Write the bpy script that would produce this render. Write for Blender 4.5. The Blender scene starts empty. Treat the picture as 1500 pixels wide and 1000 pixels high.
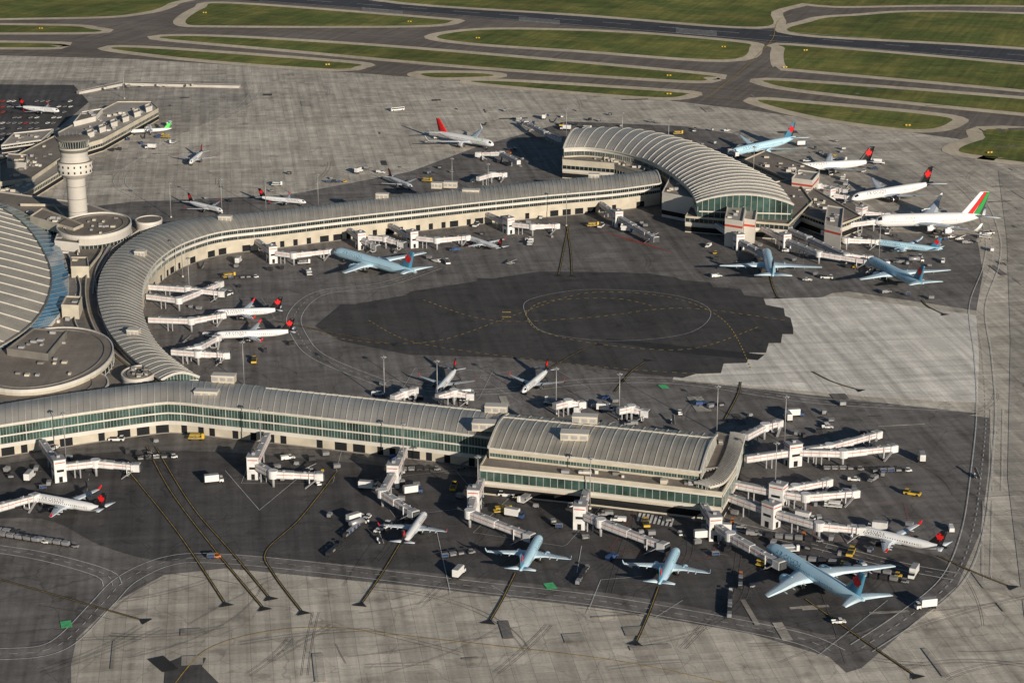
import bpy, math, random, bmesh
from mathutils import Vector, Matrix
R=random.Random(11)
# ------------------------------------------------------------------ survey helper
# world: x right, y away, z up, metres. P() converts survey bearings to world positions at a known height.
F=3000.0; TH=math.radians(17.6); H=330.0
def P(u,v,h=0.0):
    x=u-750.0; d=v-500.0
    t=(H-h)/(F*math.sin(TH)+d*math.cos(TH))
    return Vector((x*t,(F*math.cos(TH)-d*math.sin(TH))*t,h))
scene=bpy.context.scene
# ------------------------------------------------------------------ materials
MATS={}
def mat(name,col,rough=0.7,metal=0.0,var=0.12,scale=0.5,spec=0.3,emit=None):
    m=bpy.data.materials.new(name); m.use_nodes=True; nt=m.node_tree; b=nt.nodes['Principled BSDF']
    b.inputs['Roughness'].default_value=rough; b.inputs['Metallic'].default_value=metal
    b.inputs['Specular IOR Level'].default_value=spec
    tc=nt.nodes.new('ShaderNodeTexCoord'); nz=nt.nodes.new('ShaderNodeTexNoise')
    nz.inputs['Scale'].default_value=scale; nz.inputs['Detail'].default_value=5
    nt.links.new(tc.outputs['Object'],nz.inputs['Vector'])
    mr=nt.nodes.new('ShaderNodeMapRange'); mr.inputs['From Min'].default_value=.3; mr.inputs['From Max'].default_value=.7
    mr.inputs['To Min'].default_value=1-var; mr.inputs['To Max'].default_value=1+var
    nt.links.new(nz.outputs['Fac'],mr.inputs['Value'])
    vm=nt.nodes.new('ShaderNodeVectorMath'); vm.operation='SCALE'; vm.inputs[0].default_value=col[:3]
    nt.links.new(mr.outputs['Result'],vm.inputs['Scale'])
    nt.links.new(vm.outputs[0],b.inputs['Base Color'])
    MATS[name]=m; return m
def gmat(name,col,slab=0,slabc=.15,big=.25,mid=.2,streak=.15,ang=0.0,rough=.85,tint=None,fine=.1,mort=.7,crack=0.0):
    m=bpy.data.materials.new(name); m.use_nodes=True; nt=m.node_tree; b=nt.nodes['Principled BSDF']
    b.inputs['Roughness'].default_value=rough; b.inputs['Specular IOR Level'].default_value=.2
    N=nt.nodes.new; Lk=nt.links.new
    tc=N('ShaderNodeTexCoord'); mp=N('ShaderNodeMapping'); mp.inputs['Rotation'].default_value[2]=ang
    Lk(tc.outputs['Object'],mp.inputs['Vector'])
    def rng(out,lo,hi,a=.3,c=.7):
        r=N('ShaderNodeMapRange'); r.inputs['From Min'].default_value=a; r.inputs['From Max'].default_value=c
        r.inputs['To Min'].default_value=lo; r.inputs['To Max'].default_value=hi; Lk(out,r.inputs['Value']); return r.outputs['Result']
    def nz(scale,det=6,vec=None,rg=.6):
        n=N('ShaderNodeTexNoise'); n.inputs['Scale'].default_value=scale; n.inputs['Detail'].default_value=det; n.inputs['Roughness'].default_value=rg
        Lk(vec or mp.outputs[0],n.inputs['Vector']); return n.outputs['Fac']
    def mul(a,c):
        x=N('ShaderNodeMath'); x.operation='MULTIPLY'; Lk(a,x.inputs[0]); Lk(c,x.inputs[1]); return x.outputs[0]
    v=rng(nz(.006,4),1-big,1+big)
    v=mul(v,rng(nz(.05,8,None,.7),1-mid,1+mid))
    v=mul(v,rng(nz(.9,4),1-fine,1+fine))
    mp2=N('ShaderNodeMapping'); mp2.inputs['Scale'].default_value=(.22,.008,1); Lk(mp.outputs[0],mp2.inputs['Vector'])
    v=mul(v,rng(nz(1,5,mp2.outputs[0]),1-streak,1+streak))
    mp3=N('ShaderNodeMapping'); mp3.inputs['Scale'].default_value=(.006,.16,1); Lk(mp.outputs[0],mp3.inputs['Vector'])
    v=mul(v,rng(nz(1,5,mp3.outputs[0]),1-streak*.6,1+streak*.6))
    if slab:
        br=N('ShaderNodeTexBrick'); br.offset=0; br.squash=1
        br.inputs['Scale'].default_value=1; br.inputs['Brick Width'].default_value=slab; br.inputs['Row Height'].default_value=slab
        br.inputs['Mortar Size'].default_value=.09; br.inputs['Mortar Smooth'].default_value=.3; br.inputs['Bias'].default_value=0
        br.inputs['Color1'].default_value=(1-slabc,)*3+(1,); br.inputs['Color2'].default_value=(1+slabc,)*3+(1,)
        br.inputs['Mortar'].default_value=(mort,)*3+(1,)
        Lk(mp.outputs[0],br.inputs['Vector'])
        v=mul(v,br.outputs['Color'])
        b2=N('ShaderNodeTexBrick'); b2.offset=.37; b2.squash=1
        b2.inputs['Scale'].default_value=1; b2.inputs['Brick Width'].default_value=slab*11; b2.inputs['Row Height'].default_value=slab*4
        b2.inputs['Mortar Size'].default_value=.0
        b2.inputs['Color1'].default_value=(1-slabc*.9,)*3+(1,); b2.inputs['Color2'].default_value=(1+slabc*.9,)*3+(1,)
        Lk(mp.outputs[0],b2.inputs['Vector']); v=mul(v,b2.outputs['Color'])
    if crack:
        vo=N('ShaderNodeTexVoronoi'); vo.feature='DISTANCE_TO_EDGE'; vo.inputs['Scale'].default_value=.035
        nn=N('ShaderNodeTexNoise'); nn.inputs['Scale'].default_value=.08; Lk(mp.outputs[0],nn.inputs['Vector'])
        ad=N('ShaderNodeVectorMath'); ad.operation='MULTIPLY_ADD'; Lk(nn.outputs['Color'],ad.inputs[0]); ad.inputs[1].default_value=(14,14,0); Lk(mp.outputs[0],ad.inputs[2])
        Lk(ad.outputs[0],vo.inputs['Vector'])
        v=mul(v,rng(vo.outputs['Distance'],1-crack,1,.002,.012))
        v=mul(v,rng(nz(.11,3,None,.5),.72,1,.30,.42))
    vm=N('ShaderNodeVectorMath'); vm.operation='SCALE'
    if tint:
        mx=N('ShaderNodeMix'); mx.data_type='RGBA'; mx.inputs[6].default_value=(*col,1); mx.inputs[7].default_value=(*tint,1)
        Lk(rng(nz(.02,6),0,1,.42,.6),mx.inputs[0]); Lk(mx.outputs[2],vm.inputs[0])
    else: vm.inputs[0].default_value=col
    Lk(v,vm.inputs['Scale']); Lk(vm.outputs[0],b.inputs['Base Color'])
    MATS[name]=m; return m
GA=math.radians(-8)
gmat('g_conc',(.56,.51,.435),slab=7.6,slabc=.11,big=.16,mid=.18,streak=.24,ang=GA,crack=.25,mort=.55)
gmat('g_conc_bright',(.76,.72,.65),slab=7.6,slabc=.07,big=.08,mid=.10,streak=.30,ang=GA,mort=.65)
gmat('g_conc_mid',(.42,.385,.335),slab=7.6,slabc=.13,big=.2,mid=.2,streak=.25,ang=GA,crack=.3,mort=.6)
gmat('g_asph',(.185,.172,.163),slab=0,big=.28,mid=.28,streak=.3,ang=GA,crack=.3)
gmat('g_asph_dark',(.095,.090,.089),big=.2,mid=.2,streak=.28,ang=GA,crack=.3)
gmat('g_centre',(.080,.076,.075),big=.12,mid=.18,streak=.2,ang=GA,crack=.2)
gmat('g_patch',(.045,.045,.048),big=.15,mid=.15,streak=.15,ang=GA)
gmat('g_taxi',(.19,.166,.145),big=.2,mid=.15,streak=.24,ang=math.radians(20))
gmat('g_runway',(.07,.072,.082),big=.15,mid=.15,streak=.2,ang=math.radians(20))
gmat('g_shoulder',(.64,.55,.42),big=.15,mid=.15,streak=.1)
gmat('g_grass',(.115,.145,.035),big=.2,mid=.25,streak=.25,tint=(.21,.205,.055),fine=.3,ang=math.radians(20))
gmat('roof_flat',(.24,.21,.18),big=.2,mid=.25,streak=.1)
gmat('roof_pale',(.38,.35,.31),big=.2,mid=.2,streak=.1)
mat('white_line',(.66,.66,.64),var=.3,scale=.4); mat('yellow_line',(.55,.38,.08),var=.35,scale=.3)
mat('black_line',(.03,.03,.032),var=.5,scale=.3); mat('green_mark',(.1,.5,.2),var=.2); mat('red_line',(.5,.06,.04)); mat('tyre_mark',(.13,.12,.11),var=.4,scale=.2)
mat('ac_white',(.78,.79,.81),.3,var=.04,spec=.5); mat('ac_blue',(.47,.70,.84),.3,var=.04,spec=.5)
mat('ac_black',(.015,.015,.018),.3); mat('ac_grey',(.42,.46,.50),.4,var=.06); mat('ac_teal',(.06,.20,.32),.3)
mat('red',(.66,.02,.02),.4); mat('green',(.02,.30,.06),.4); mat('green_bright',(.1,.6,.12),.4)
mat('wing_top',(.54,.60,.66),.35,var=.06); mat('winglight',(.56,.70,.79),.35,var=.06)
mat('metal',(.5,.5,.52),.35,metal=.7); mat('tyre',(.02,.02,.02),.9); mat('dark_glass',(.02,.025,.03),.08,spec=.8)
mat('jb_white',(.66,.66,.66),.5,var=.15,scale=.3); mat('jb_grey',(.33,.33,.34),.6); mat('jb_dark',(.06,.065,.07),.6)
mat('jb_stripe',(.50,.08,.05),.5)
mat('cream',(.50,.455,.37),.8,var=.15,scale=.15); mat('white_band',(.60,.575,.53),.6,var=.1,scale=.1)
mat('glass_green',(.045,.085,.075),.12,spec=.9,var=.6,scale=.12); mat('glass_dark',(.02,.028,.03),.1,spec=.8,var=.5,scale=.12)
mat('glass_sky_reflection',(.05,.16,.29),.12,spec=.9,var=.25,scale=.1)  # blue base colour paints in the sky reflected by the glass
mat('mullion',(.38,.40,.38),.5); mat('opening',(.012,.013,.015),.9)
mat('metal_roof',(.42,.395,.345),.42,metal=.25,var=.2,scale=.06); mat('metal_roof2',(.46,.44,.40),.4,metal=.3,var=.2,scale=.06); mat('metal_roof3',(.41,.38,.325),.42,metal=.2,var=.2,scale=.08)
mat('seam',(.27,.26,.24),.5,metal=.3); mat('rib',(.54,.52,.48),.5); mat('rib_dark',(.16,.155,.14),.6)
mat('concrete',(.50,.475,.44),.75,var=.1,scale=.1); mat('concrete_dark',(.2,.19,.175),.8,var=.2,scale=.1)
mat('v_white',(.72,.72,.71),.4,var=.05); mat('v_yellow',(.60,.40,.04),.5); mat('v_blue',(.04,.08,.2),.4); mat('v_red',(.42,.04,.03),.4)
mat('v_grey',(.25,.25,.26),.5); mat('v_dark',(.04,.04,.045),.5); mat('v_orange',(.6,.19,.04),.5); mat('v_silver',(.4,.4,.42),.4,metal=.4)
mat('cargo',(.4,.4,.4),.4,metal=.5,var=.2,scale=.6); mat('pole',(.35,.35,.35),.5,metal=.4)
# ------------------------------------------------------------------ mesh builder
class MB:
    def __init__(s): s.v=[]; s.f=[]; s.m=[]; s.s=[]; s.mats=[]
    def mi(s,n):
        if n not in s.mats: s.mats.append(n)
        return s.mats.index(n)
    def face(s,pts,m,sm=False):
        k=len(s.v); s.v+= [tuple(p) for p in pts]; s.f.append(list(range(k,k+len(pts)))); s.m.append(s.mi(m)); s.s.append(sm)
    def mesh8(s,c,m):
        k=len(s.v); s.v+=[tuple(p) for p in c]
        for q in ((0,3,2,1),(4,5,6,7),(0,1,5,4),(1,2,6,5),(2,3,7,6),(3,0,4,7)):
            s.f.append([k+i for i in q]); s.m.append(s.mi(m)); s.s.append(False)
    def box(s,c,d,m,yaw=0.0,taper=1.0):
        cx,cy,cz=c; a,b,e=d[0]/2,d[1]/2,d[2]/2; co,si=math.cos(yaw),math.sin(yaw); o=[]
        for z,t in ((-e,1),(e,taper)):
            for x,y in ((-a,-b),(a,-b),(a,b),(-a,b)):
                x*=t;y*=t; o.append((cx+x*co-y*si,cy+x*si+y*co,cz+z))
        s.mesh8(o,m)
    def beam(s,A,B,w,h,m,w2=None,h2=None):
        A=Vector(A);B=Vector(B); d=(B-A)
        if d.length<1e-6: return
        d.normalize(); sd=d.cross(Vector((0,0,1)))
        if sd.length<1e-3: sd=Vector((1,0,0))
        sd.normalize(); up=sd.cross(d); w2=w2 or w; h2=h2 or h; o=[]
        for C,ww,hh in ((A,w,h),(B,w2,h2)):
            for i,j in ((-1,-1),(1,-1),(1,1),(-1,1)): o.append(C+sd*(i*ww/2)+up*(j*hh/2))
        s.mesh8(o,m)
    def loft(s,rings,m,closed=True,caps=True,sm=True):
        n=len(rings[0]); k=len(s.v)
        for r in rings: s.v+=[tuple(p) for p in r]
        for i in range(len(rings)-1):
            for j in range(n if closed else n-1):
                j2=(j+1)%n; s.f.append([k+i*n+j,k+i*n+j2,k+(i+1)*n+j2,k+(i+1)*n+j])
                s.m.append(s.mi(m(i,j) if callable(m) else m)); s.s.append(sm)
        if caps and closed:
            for i in (0,len(rings)-1):
                s.f.append([k+i*n+j for j in range(n)]); s.m.append(s.mi(m(min(i,len(rings)-2),0) if callable(m) else m)); s.s.append(False)
    def cyl(s,A,B,r1,r2,m,n=12,sm=True):
        A=Vector(A);B=Vector(B); d=(B-A).normalized(); q=d.to_track_quat('Z','Y'); R_=[]
        for C,r in ((A,r1),(B,r2)): R_.append([C+q@Vector((r*math.cos(2*math.pi*i/n),r*math.sin(2*math.pi*i/n),0)) for i in range(n)])
        s.loft(R_,m,sm=sm)
    def data(s,name,recalc=False):
        me=bpy.data.meshes.new(name); me.from_pydata(s.v,[],s.f); 
        for n in s.mats: me.materials.append(MATS[n])
        me.polygons.foreach_set('material_index',s.m); me.polygons.foreach_set('use_smooth',s.s)
        if recalc:
            bm=bmesh.new(); bm.from_mesh(me); bmesh.ops.recalc_face_normals(bm,faces=bm.faces); bm.to_mesh(me); bm.free()
        me.update(); return me
    def obj(s,name,loc=(0,0,0),yaw=0,recalc=True): return place(name,s.data(name,recalc),loc,yaw)
def place(name,me,loc=(0,0,0),yaw=0,sc=1):
    o=bpy.data.objects.new(name,me); o.location=loc; o.rotation_euler=(0,0,yaw); o.scale=(sc,)*3; scene.collection.objects.link(o); return o
def catmull(pts,closed=False,k=8):
    n=len(pts); out=[]; pts=[Vector(p) for p in pts]
    for i in range(n if closed else n-1):
        if closed: a,b,c,d=pts[(i-1)%n],pts[i],pts[(i+1)%n],pts[(i+2)%n]
        else: a,b,c,d=pts[max(i-1,0)],pts[i],pts[i+1],pts[min(i+2,n-1)]
        for j in range(k):
            t=j/k; out.append(.5*((2*b)+(c-a)*t+(2*a-5*b+4*c-d)*t*t+(3*b-a-3*c+d)*t**3))
    if not closed: out.append(pts[-1])
    return out
LZ=.05; SC=[0]
def sheet(name,px,layer,m,smooth=True,k=6):
    w=[P(u,v,0) for u,v in px]; SC[0]+=1
    if smooth: w=catmull(w,True,k)
    mb=MB(); mb.face([(p.x,p.y,layer*LZ+SC[0]*.0015) for p in w],m); return mb.obj(name,recalc=False)
def ribbon(mb,pts,w,z,m,dash=None,off=0.0):
    d=[0]
    for i in range(1,len(pts)): d.append(d[-1]+(pts[i]-pts[i-1]).length)
    L=[];Rr=[]
    for i,p in enumerate(pts):
        t=(pts[min(i+1,len(pts)-1)]-pts[max(i-1,0)]); t.z=0; t.normalize(); n=Vector((-t.y,t.x,0))
        L.append(p+n*(off+w/2)); Rr.append(p+n*(off-w/2))
    for i in range(len(pts)-1):
        if dash and (d[i]%dash)>dash*.5: continue
        mb.face([(L[i].x,L[i].y,z),(Rr[i].x,Rr[i].y,z),(Rr[i+1].x,Rr[i+1].y,z),(L[i+1].x,L[i+1].y,z)],m)
def even(pts,step):
    d=[0]
    for i in range(1,len(pts)): d.append(d[-1]+(pts[i]-pts[i-1]).length)
    n=max(2,int(d[-1]/step)); out=[]; j=0
    for i in range(n+1):
        s_=d[-1]*i/n
        while j<len(d)-2 and d[j+1]<s_: j+=1
        t=(s_-d[j])/max(1e-6,d[j+1]-d[j]); out.append(pts[j].lerp(pts[j+1],t))
    return out
def path(px,smooth=True,step=4,closed=False):
    w=[P(u,v,0) for u,v in px]
    if closed: w.append(w[0].copy())
    if smooth and len(w)>2: w=catmull(w,False,10)
    return even(w,step)
# ------------------------------------------------------------------ ground
mb=MB(); mb.face([(-9000,-1500,-.05),(9000,-1500,-.05),(9000,16000,-.05),(-9000,16000,-.05)],'g_grass'); mb.obj('ground',recalc=False)
sheet('concrete_apron',[(-900,1700),(2400,1700),(2400,330),(1500,216),(1390,200),(1100,160),(850,130),(520,105),(200,85),(-900,55)],1,'g_conc',False)
sheet('airfield_taxiways',[(-900,57),(200,87),(520,107),(850,132),(1100,162),(1390,202),(1500,218),(2400,332),(2400,-60),(-900,-60)],2,'g_taxi',False)
sheet('runway',[(330,-1),(640,21),(1130,62),(1500,92),(2400,165),(2400,135),(1500,73),(1110,42),(520,-1),(200,-22),(0,-24)],3,'g_runway',False)
grass=[
 [(-300,-10),(235,-8),(246,6),(200,20),(90,26),(-300,26)],
 [(-300,36),(60,38),(128,42),(110,48),(-300,46)],
 [(-300,60),(60,64),(74,67),(50,70),(-300,66)],
 [(272,34),(300,12),(340,6),(620,27),(660,32),(600,38),(330,38)],
 [(640,54),(720,44),(900,48),(1075,62),(1098,70),(1060,88),(850,74),(700,64)],
 [(235,56),(330,55),(600,72),(1010,108),(1030,114),(1000,118),(700,98),(420,73)],
 [(165,72),(230,72),(500,92),(520,98),(480,101),(300,88)],
 [(1150,72),(1170,68),(1500,96),(2300,170),(2300,210),(1500,132),(1180,103),(1152,98)],
 [(1125,122),(1160,120),(1500,146),(2300,215),(2300,240),(1500,166),(1200,135)],
 [(1110,148),(1180,152),(1370,170),(1390,180),(1340,190),(1200,172)],
 [(690,120),(760,121),(980,135),(1005,139),(960,143),(800,131)],
 [(1405,222),(1440,205),(1520,192),(2300,270),(2300,330),(1500,238),(1470,232)],
 [(560,-30),(1150,-10),(1130,18),(1108,40),(860,22),(560,0)],
 [(1172,50),(1190,32),(1250,24),(1460,20),(2300,60),(2300,130),(1500,70)],
 [(1175,-20),(2300,-20),(2300,20),(1460,8),(1200,8)],
 [(620,108),(700,108),(720,112),(640,114)],
]
for i,g in enumerate(grass):
    w=[P(*p) for p in g]
    sm=catmull(w,True,6)
    n=len(sm); ar=sum(sm[k].x*sm[(k+1)%n].y-sm[(k+1)%n].x*sm[k].y for k in range(n)); sg=1 if ar>0 else -1
    def grow(dst,z,m,nm):
        out=[]
        for k in range(n):
            t=(sm[(k+1)%n]-sm[k-1]).normalized(); nn=Vector((t.y,-t.x,0))*sg; out.append((sm[k].x+nn.x*dst,sm[k].y+nn.y*dst,z))
        q=MB(); q.face(out,m); q.obj(nm,recalc=False)
    grow(13,.19+i*.003,'g_shoulder','paved_shoulder'); grow(0,.26+i*.004,'g_grass','grass')
sheet('asphalt_apron_and_shade',[(-900,1400),(108,1200),(104,975),(112,935),(165,884),(240,842),(330,832),(600,858),(900,893),(1100,928),(1215,962),(1240,985),(1262,978),(1335,915),(1402,858),(1436,780),(1448,690),(1450,612),(1290,592),(1060,565),(985,556),(1060,545),(1120,528),(1160,490),(1150,458),(1230,425),(1430,455),(1440,400),(1430,340),(1380,290),(1200,215),(1000,185),(830,178),(790,190),(700,215),(600,252),(420,286),(190,296),(40,315),(-900,430)],2,'g_asph',False)  # real asphalt, but behind the upper pier its dark colour paints shadow on concrete
sheet('concrete_stand',[(1060,186),(1200,205),(1330,245),(1400,295),(1432,345),(1300,340),(1240,290),(1150,245)],2.6,'g_conc_mid',False)
sheet('asphalt_apron_infield',[(-900,470),(150,430),(430,412),(640,372),(900,330),(1040,372),(1120,400),(1300,418),(1235,428),(1150,436),(1120,440),(1000,414),(880,400),(760,402),(640,418),(520,440),(455,455),(445,478),(500,512),(620,528),(800,530),(940,556),(1040,562),(1436,606),(1200,640),(-900,600)],3,'g_asph',False)
st=[(462,478),(500,446),(520,446),(600,432),(600,428),(700,412),(790,398),(880,399),(950,401),(990,407),(1000,411),(1040,414),(1045,421),(1085,424),(1090,433),(1118,436),(1122,447),(1148,452),(1150,463),(1158,466),(1162,482),(1162,490),(1146,490),(1144,503),(1126,503),(1122,517),(1098,517),(1094,532),(1060,533),(1056,547),(1020,548),(1000,554),(940,548),(860,536),(740,524),(600,520),(500,500)]
sheet('bright_concrete_pad',[(1070,440),(1200,436),(1230,434),(1330,448),(1430,462),(1434,520),(1432,590),(1290,583),(1060,562),(985,556),(1000,530)],4,'g_conc_bright',False)
sheet('new_asphalt_patch',st,5,'g_centre',False)
sheet('new_asphalt_patch',[(590,432),(700,412),(700,408),(850,412),(1060,446),(1050,458),(860,430),(700,428),(640,434)],5.4,'g_centre',False)
sheet('new_asphalt_patch',[(885,500),(890,496),(1120,520),(1110,528),(1000,518)],5.4,'g_patch',False)
sheet('dark_lower_apron',[(240,660),(700,700),(1100,780),(1300,800),(1390,830),(1340,880),(1240,930),(1100,905),(900,870),(600,836),(330,812),(240,822),(150,800),(60,760),(-100,760),(-100,700)],4,'g_asph_dark',True)
sheet('grey_concrete_strip',[(1462,250),(1600,300),(2400,500),(2400,1300),(1560,1200),(1500,900),(1476,700),(1480,500),(1475,350)],3,'g_conc_mid',False)
sheet('grey_concrete_strip',[(-900,330),(0,262),(180,248),(230,212),(370,150),(360,120),(110,118),(-900,110)],3,'g_conc_mid',False)
sheet('car_park_asphalt',[(-900,300),(0,262),(60,210),(130,150),(108,125),(-900,118)],4,'g_asph_dark',False)
sheet('repair_patch',[(216,966),(240,961),(262,980),(238,985)],6,'g_patch',False)
sheet('repair_patch',[(243,972),(268,962),(302,964),(296,976),(330,1010),(240,1010)],5,'g_asph_dark',False)
sheet('repair_patch',[(1420,835),(1470,850),(1500,862),(1500,880),(1440,862)],5,'g_conc_mid',False)
for _ in range(90):
    reg_=R.choice([0,1,2,3,0])
    u=R.uniform(150,1480); v=[R.uniform(130,250),R.uniform(880,990),R.uniform(570,640),R.uniform(180,420)][reg_]
    if reg_==3: u=R.uniform(1455,1500)
    c=P(u,v); a=-GA+R.choice([0,math.pi/2]); w=R.choice([1.2,2,3.8,7.6]); l=R.choice([7.6,15.2,22.8,6]); co,si=math.cos(a),math.sin(a); q=MB()
    q.face([(c.x+x*co-y*si,c.y+x*si+y*co,.345+_*.0006) for x,y in ((-l/2,-w/2),(l/2,-w/2),(l/2,w/2),(-l/2,w/2))],R.choice(['g_conc_mid','g_conc_mid','g_conc_mid','g_asph']) if reg_ not in (2,0) else R.choice(['g_asph_dark','g_conc_mid','g_asph'])); q.obj('repair_patch',recalc=False)
# ------------------------------------------------------------------ painted markings
mk=MB(); ZM=.41
def road(px,w=9,dash=None,step=3,smooth=True):
    p=path(px,smooth,step); ribbon(mk,p,.34,ZM,'white_line',None,w/2); ribbon(mk,p,.34,ZM,'white_line',None,-w/2); ribbon(mk,p,.24,ZM,'white_line',6,0)
road([(-60,958),(20,958),(70,952),(105,932),(150,885),(185,850),(240,824),(300,818),(430,828),(700,860),(900,884),(1150,930),(1225,958)])
road([(1262,950),(1330,905),(1395,850),(1425,780),(1438,690),(1445,600),(1440,520),(1432,450),(1452,390),(1454,345),(1430,290),(1370,245),(1290,215),(1200,200)])
road([(560,562),(470,525),(440,495),(432,462),(470,430),(560,418),(640,392)],8)
road([(560,560),(700,575),(860,560),(1000,560),(1200,588),(1430,600)],8)
road([(650,222),(560,232),(480,262),(420,286),(300,292),(210,290),(175,262),(230,222),(330,172),(370,140),(355,120),(180,112),(110,116)],8)
road([(1050,765),(1200,800),(1320,830),(1400,845)],7)
road([(-40,800),(60,815),(150,840),(165,858)],7)
def yl(px,dash=None,w=.3,m='yellow_line',smooth=True): ribbon(mk,path(px,smooth,2.5),w,ZM+.01,m,dash)
yl([(250,1010),(300,955),(380,928),(480,920),(620,935),(900,968),(1100,1010)],w=.35)
yl([(445,480),(520,500),(640,500),(760,460),(860,430),(980,436),(1060,470),(1100,540)],5,.45)
yl([(770,460),(790,485),(880,505),(1010,512),(1110,480)],5,.5); yl([(770,460),(800,442),(900,438),(960,450)],5,.5)
yl([(620,440),(720,470),(860,466),(1000,452),(1150,470)],5,.5); yl([(540,470),(600,500),(720,520),(900,540),(1050,550)],5,.4)
yl([(770,462),(775,440),(860,425),(980,432),(1040,455),(1010,488),(900,500),(800,488),(770,462)],None,.22,'white_line')
for a in ([(150,60),(400,80),(700,100),(1040,128),(1180,140),(1500,172)],[(0,32),(250,45),(560,45),(800,42),(1130,70)],[(1040,140),(1090,100),(1130,60),(1150,25),(1250,14),(1400,18)],[(0,76),(250,84),(520,104),(850,122),(1060,145),(1400,190),(1500,205)]): yl(a,w=.5)
for p in ((742,458),(742,465)):
    c=P(*p); mk.box((c.x,c.y,ZM),(5,1.6,.02),'yellow_line')
def leadin(px):
    p=path(px,True,4); ribbon(mk,p,1.1,ZM+.02,'black_line'); ribbon(mk,p,.2,ZM+.03,'yellow_line')
    e=p[-1]; t=(p[-1]-p[-3]).normalized(); n=Vector((-t.y,t.x,0)); Z=Vector((0,0,ZM+.04))
    mk.face([tuple(e-t*3.5+Z),tuple(e+t*.5+n*3.0+Z),tuple(e+t*.5-n*3.0+Z)],'black_line')
for px in ([(188,690),(260,780),(332,888)],[(215,655),(250,720),(310,800),(388,894)],[(228,655),(280,740),(340,810),(397,879)],[(495,690),(440,760),(390,808),(400,840),(445,900)],[(590,790),(560,840),(527,888)],[(755,840),(735,880),(715,914)],[(965,860),(950,900),(930,945)],[(1180,878),(1260,935),(1345,993)],[(1375,815),(1430,840),(1485,862)],[(-40,838),(80,872),(215,911)],[(833,330),(825,370),(818,405)],[(830,330),(836,370),(838,406)],[(1128,403),(1132,420),(1140,438)],[(400,470),(520,495),(580,505)],[(1085,560),(1080,580),(1060,618)],[(1350,440),(1360,450),(1385,462)],[(800,543),(850,515),(880,505)],[(1190,545),(1220,560),(1262,573)],[(900,575),(925,545),(950,528)]): leadin(px)
def mline(a,b,w=.3,m='white_line'): ribbon(mk,path([a,b],False,6),w,ZM+.005,m)
for a,b in (((480,640),(500,612)),((330,690),(380,748)),((380,748),(450,690)),((640,780),(660,870)),((720,858),(790,900)),((845,840),(852,800)),((1000,880),(960,905)),((1452,600),(1455,720)),((1470,600),(1468,720)),((1440,735),(1440,850)),((1455,735),(1452,850)),((860,900),(880,850)),((880,850),(940,845)),((1200,960),(1300,880))): mline(a,b,.22)
for k in range(9): mline((938+k*6,752+k),(934+k*6,764+k),1.0)
for (u,v,n) in ((560,16,6),(790,30,5),(1020,46,6)):
    for i in range(n): mline((u-30,v-3+i*1.3-1),(u+30,v+2+i*1.3-1),1.2)
ribbon(mk,path([(380,2),(640,20.5),(1130,60.5),(1500,90)],False,8),.9,ZM,'white_line'); ribbon(mk,path([(540,2),(1110,44),(1500,74.5)],False,8),.9,ZM,'white_line')
ribbon(mk,path([(450,1),(880,33),(1500,82)],False,8),.9,ZM,'white_line',60)
for p in ((806,859),(97,915),(972,567)):
    c=P(*p); mk.box((c.x,c.y,ZM),(4,6,.02),'green_mark',.3)
for i in range(8): mline((878+i*9,338+i*2.5),(925+i*9,366+i*2.5-12),.25,'red_line')
for (u,v) in ((622,720),(790,760),(985,780),(1140,790),(1260,760),(60,715),(430,680),(560,372),(700,342),(1130,372),(1290,380),(340,455),(350,490),(655,560),(780,560)):
    c=P(u,v); a=R.uniform(-.5,.5); pts=[]
    for x,y in ((-20,-24),(20,-24),(20,20),(-20,20),(-20,-24)): pts.append(Vector((c.x+x*math.cos(a)-y*math.sin(a),c.y+x*math.sin(a)+y*math.cos(a),0)))
    ribbon(mk,even(pts,3),.14,ZM-.004-R.random()*.003,R.choice(['white_line','red_line','white_line']),R.choice([None,6]))
for _ in range(170):
    u=R.uniform(0,1500); v=R.choice([R.uniform(870,1000),R.uniform(690,870),R.uniform(120,280),R.uniform(380,620)])
    c=P(u,v); a=R.choice([-.15,1.35,.5])+R.gauss(0,.25); cv=R.gauss(0,.012); p=[]; l=R.uniform(20,90)
    for i in range(int(l/4)):
        p.append(c.copy()); c=c+Vector((math.cos(a),math.sin(a),0))*4; a+=cv*4
    if len(p)>3:
        z=ZM-.02+R.random()*.012; ribbon(mk,p,.2,z,'tyre_mark'); 
        if R.random()<.5: ribbon(mk,p,.2,z,'tyre_mark',None,2.2)
mk.obj('pavement_markings',recalc=False)
# ------------------------------------------------------------------ buildings
def pair(near,far,h,step):
    A=catmull([P(u,v,h) for u,v in near],False,10); B=catmull([P(u,v,h) for u,v in far],False,10)
    d=[0]
    for i in range(1,len(A)): d.append(d[-1]+(((A[i]+B[i])-(A[i-1]+B[i-1]))/2).length)
    n=int(d[-1]/step); oa=[];ob=[];j=0
    for i in range(n+1):
        s_=d[-1]*i/n
        while j<len(d)-2 and d[j+1]<s_: j+=1
        t=(s_-d[j])/max(1e-6,d[j+1]-d[j]); oa.append(A[j].lerp(A[j+1],t)); ob.append(B[j].lerp(B[j+1],t))
    return oa,ob
LV=[(0,.6,'concrete_dark',.1),(.6,4.6,'BAY',0),(4.6,6.4,'white_band',.5),(6.4,9.8,'glass_green',0),(9.8,10.5,'white_band',.35),(10.5,14.4,'glass_green',0),(14.4,15.0,'cream',.3)]
LVU=[(0,.6,'concrete_dark',.1),(.6,4.6,'BAY',0),(4.6,8.6,'cream',.5),(8.6,10.6,'glass_dark',0),(10.6,12.2,'white_band',.45),(12.2,14.4,'glass_dark',0),(14.4,15.4,'cream',.3)]
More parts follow.
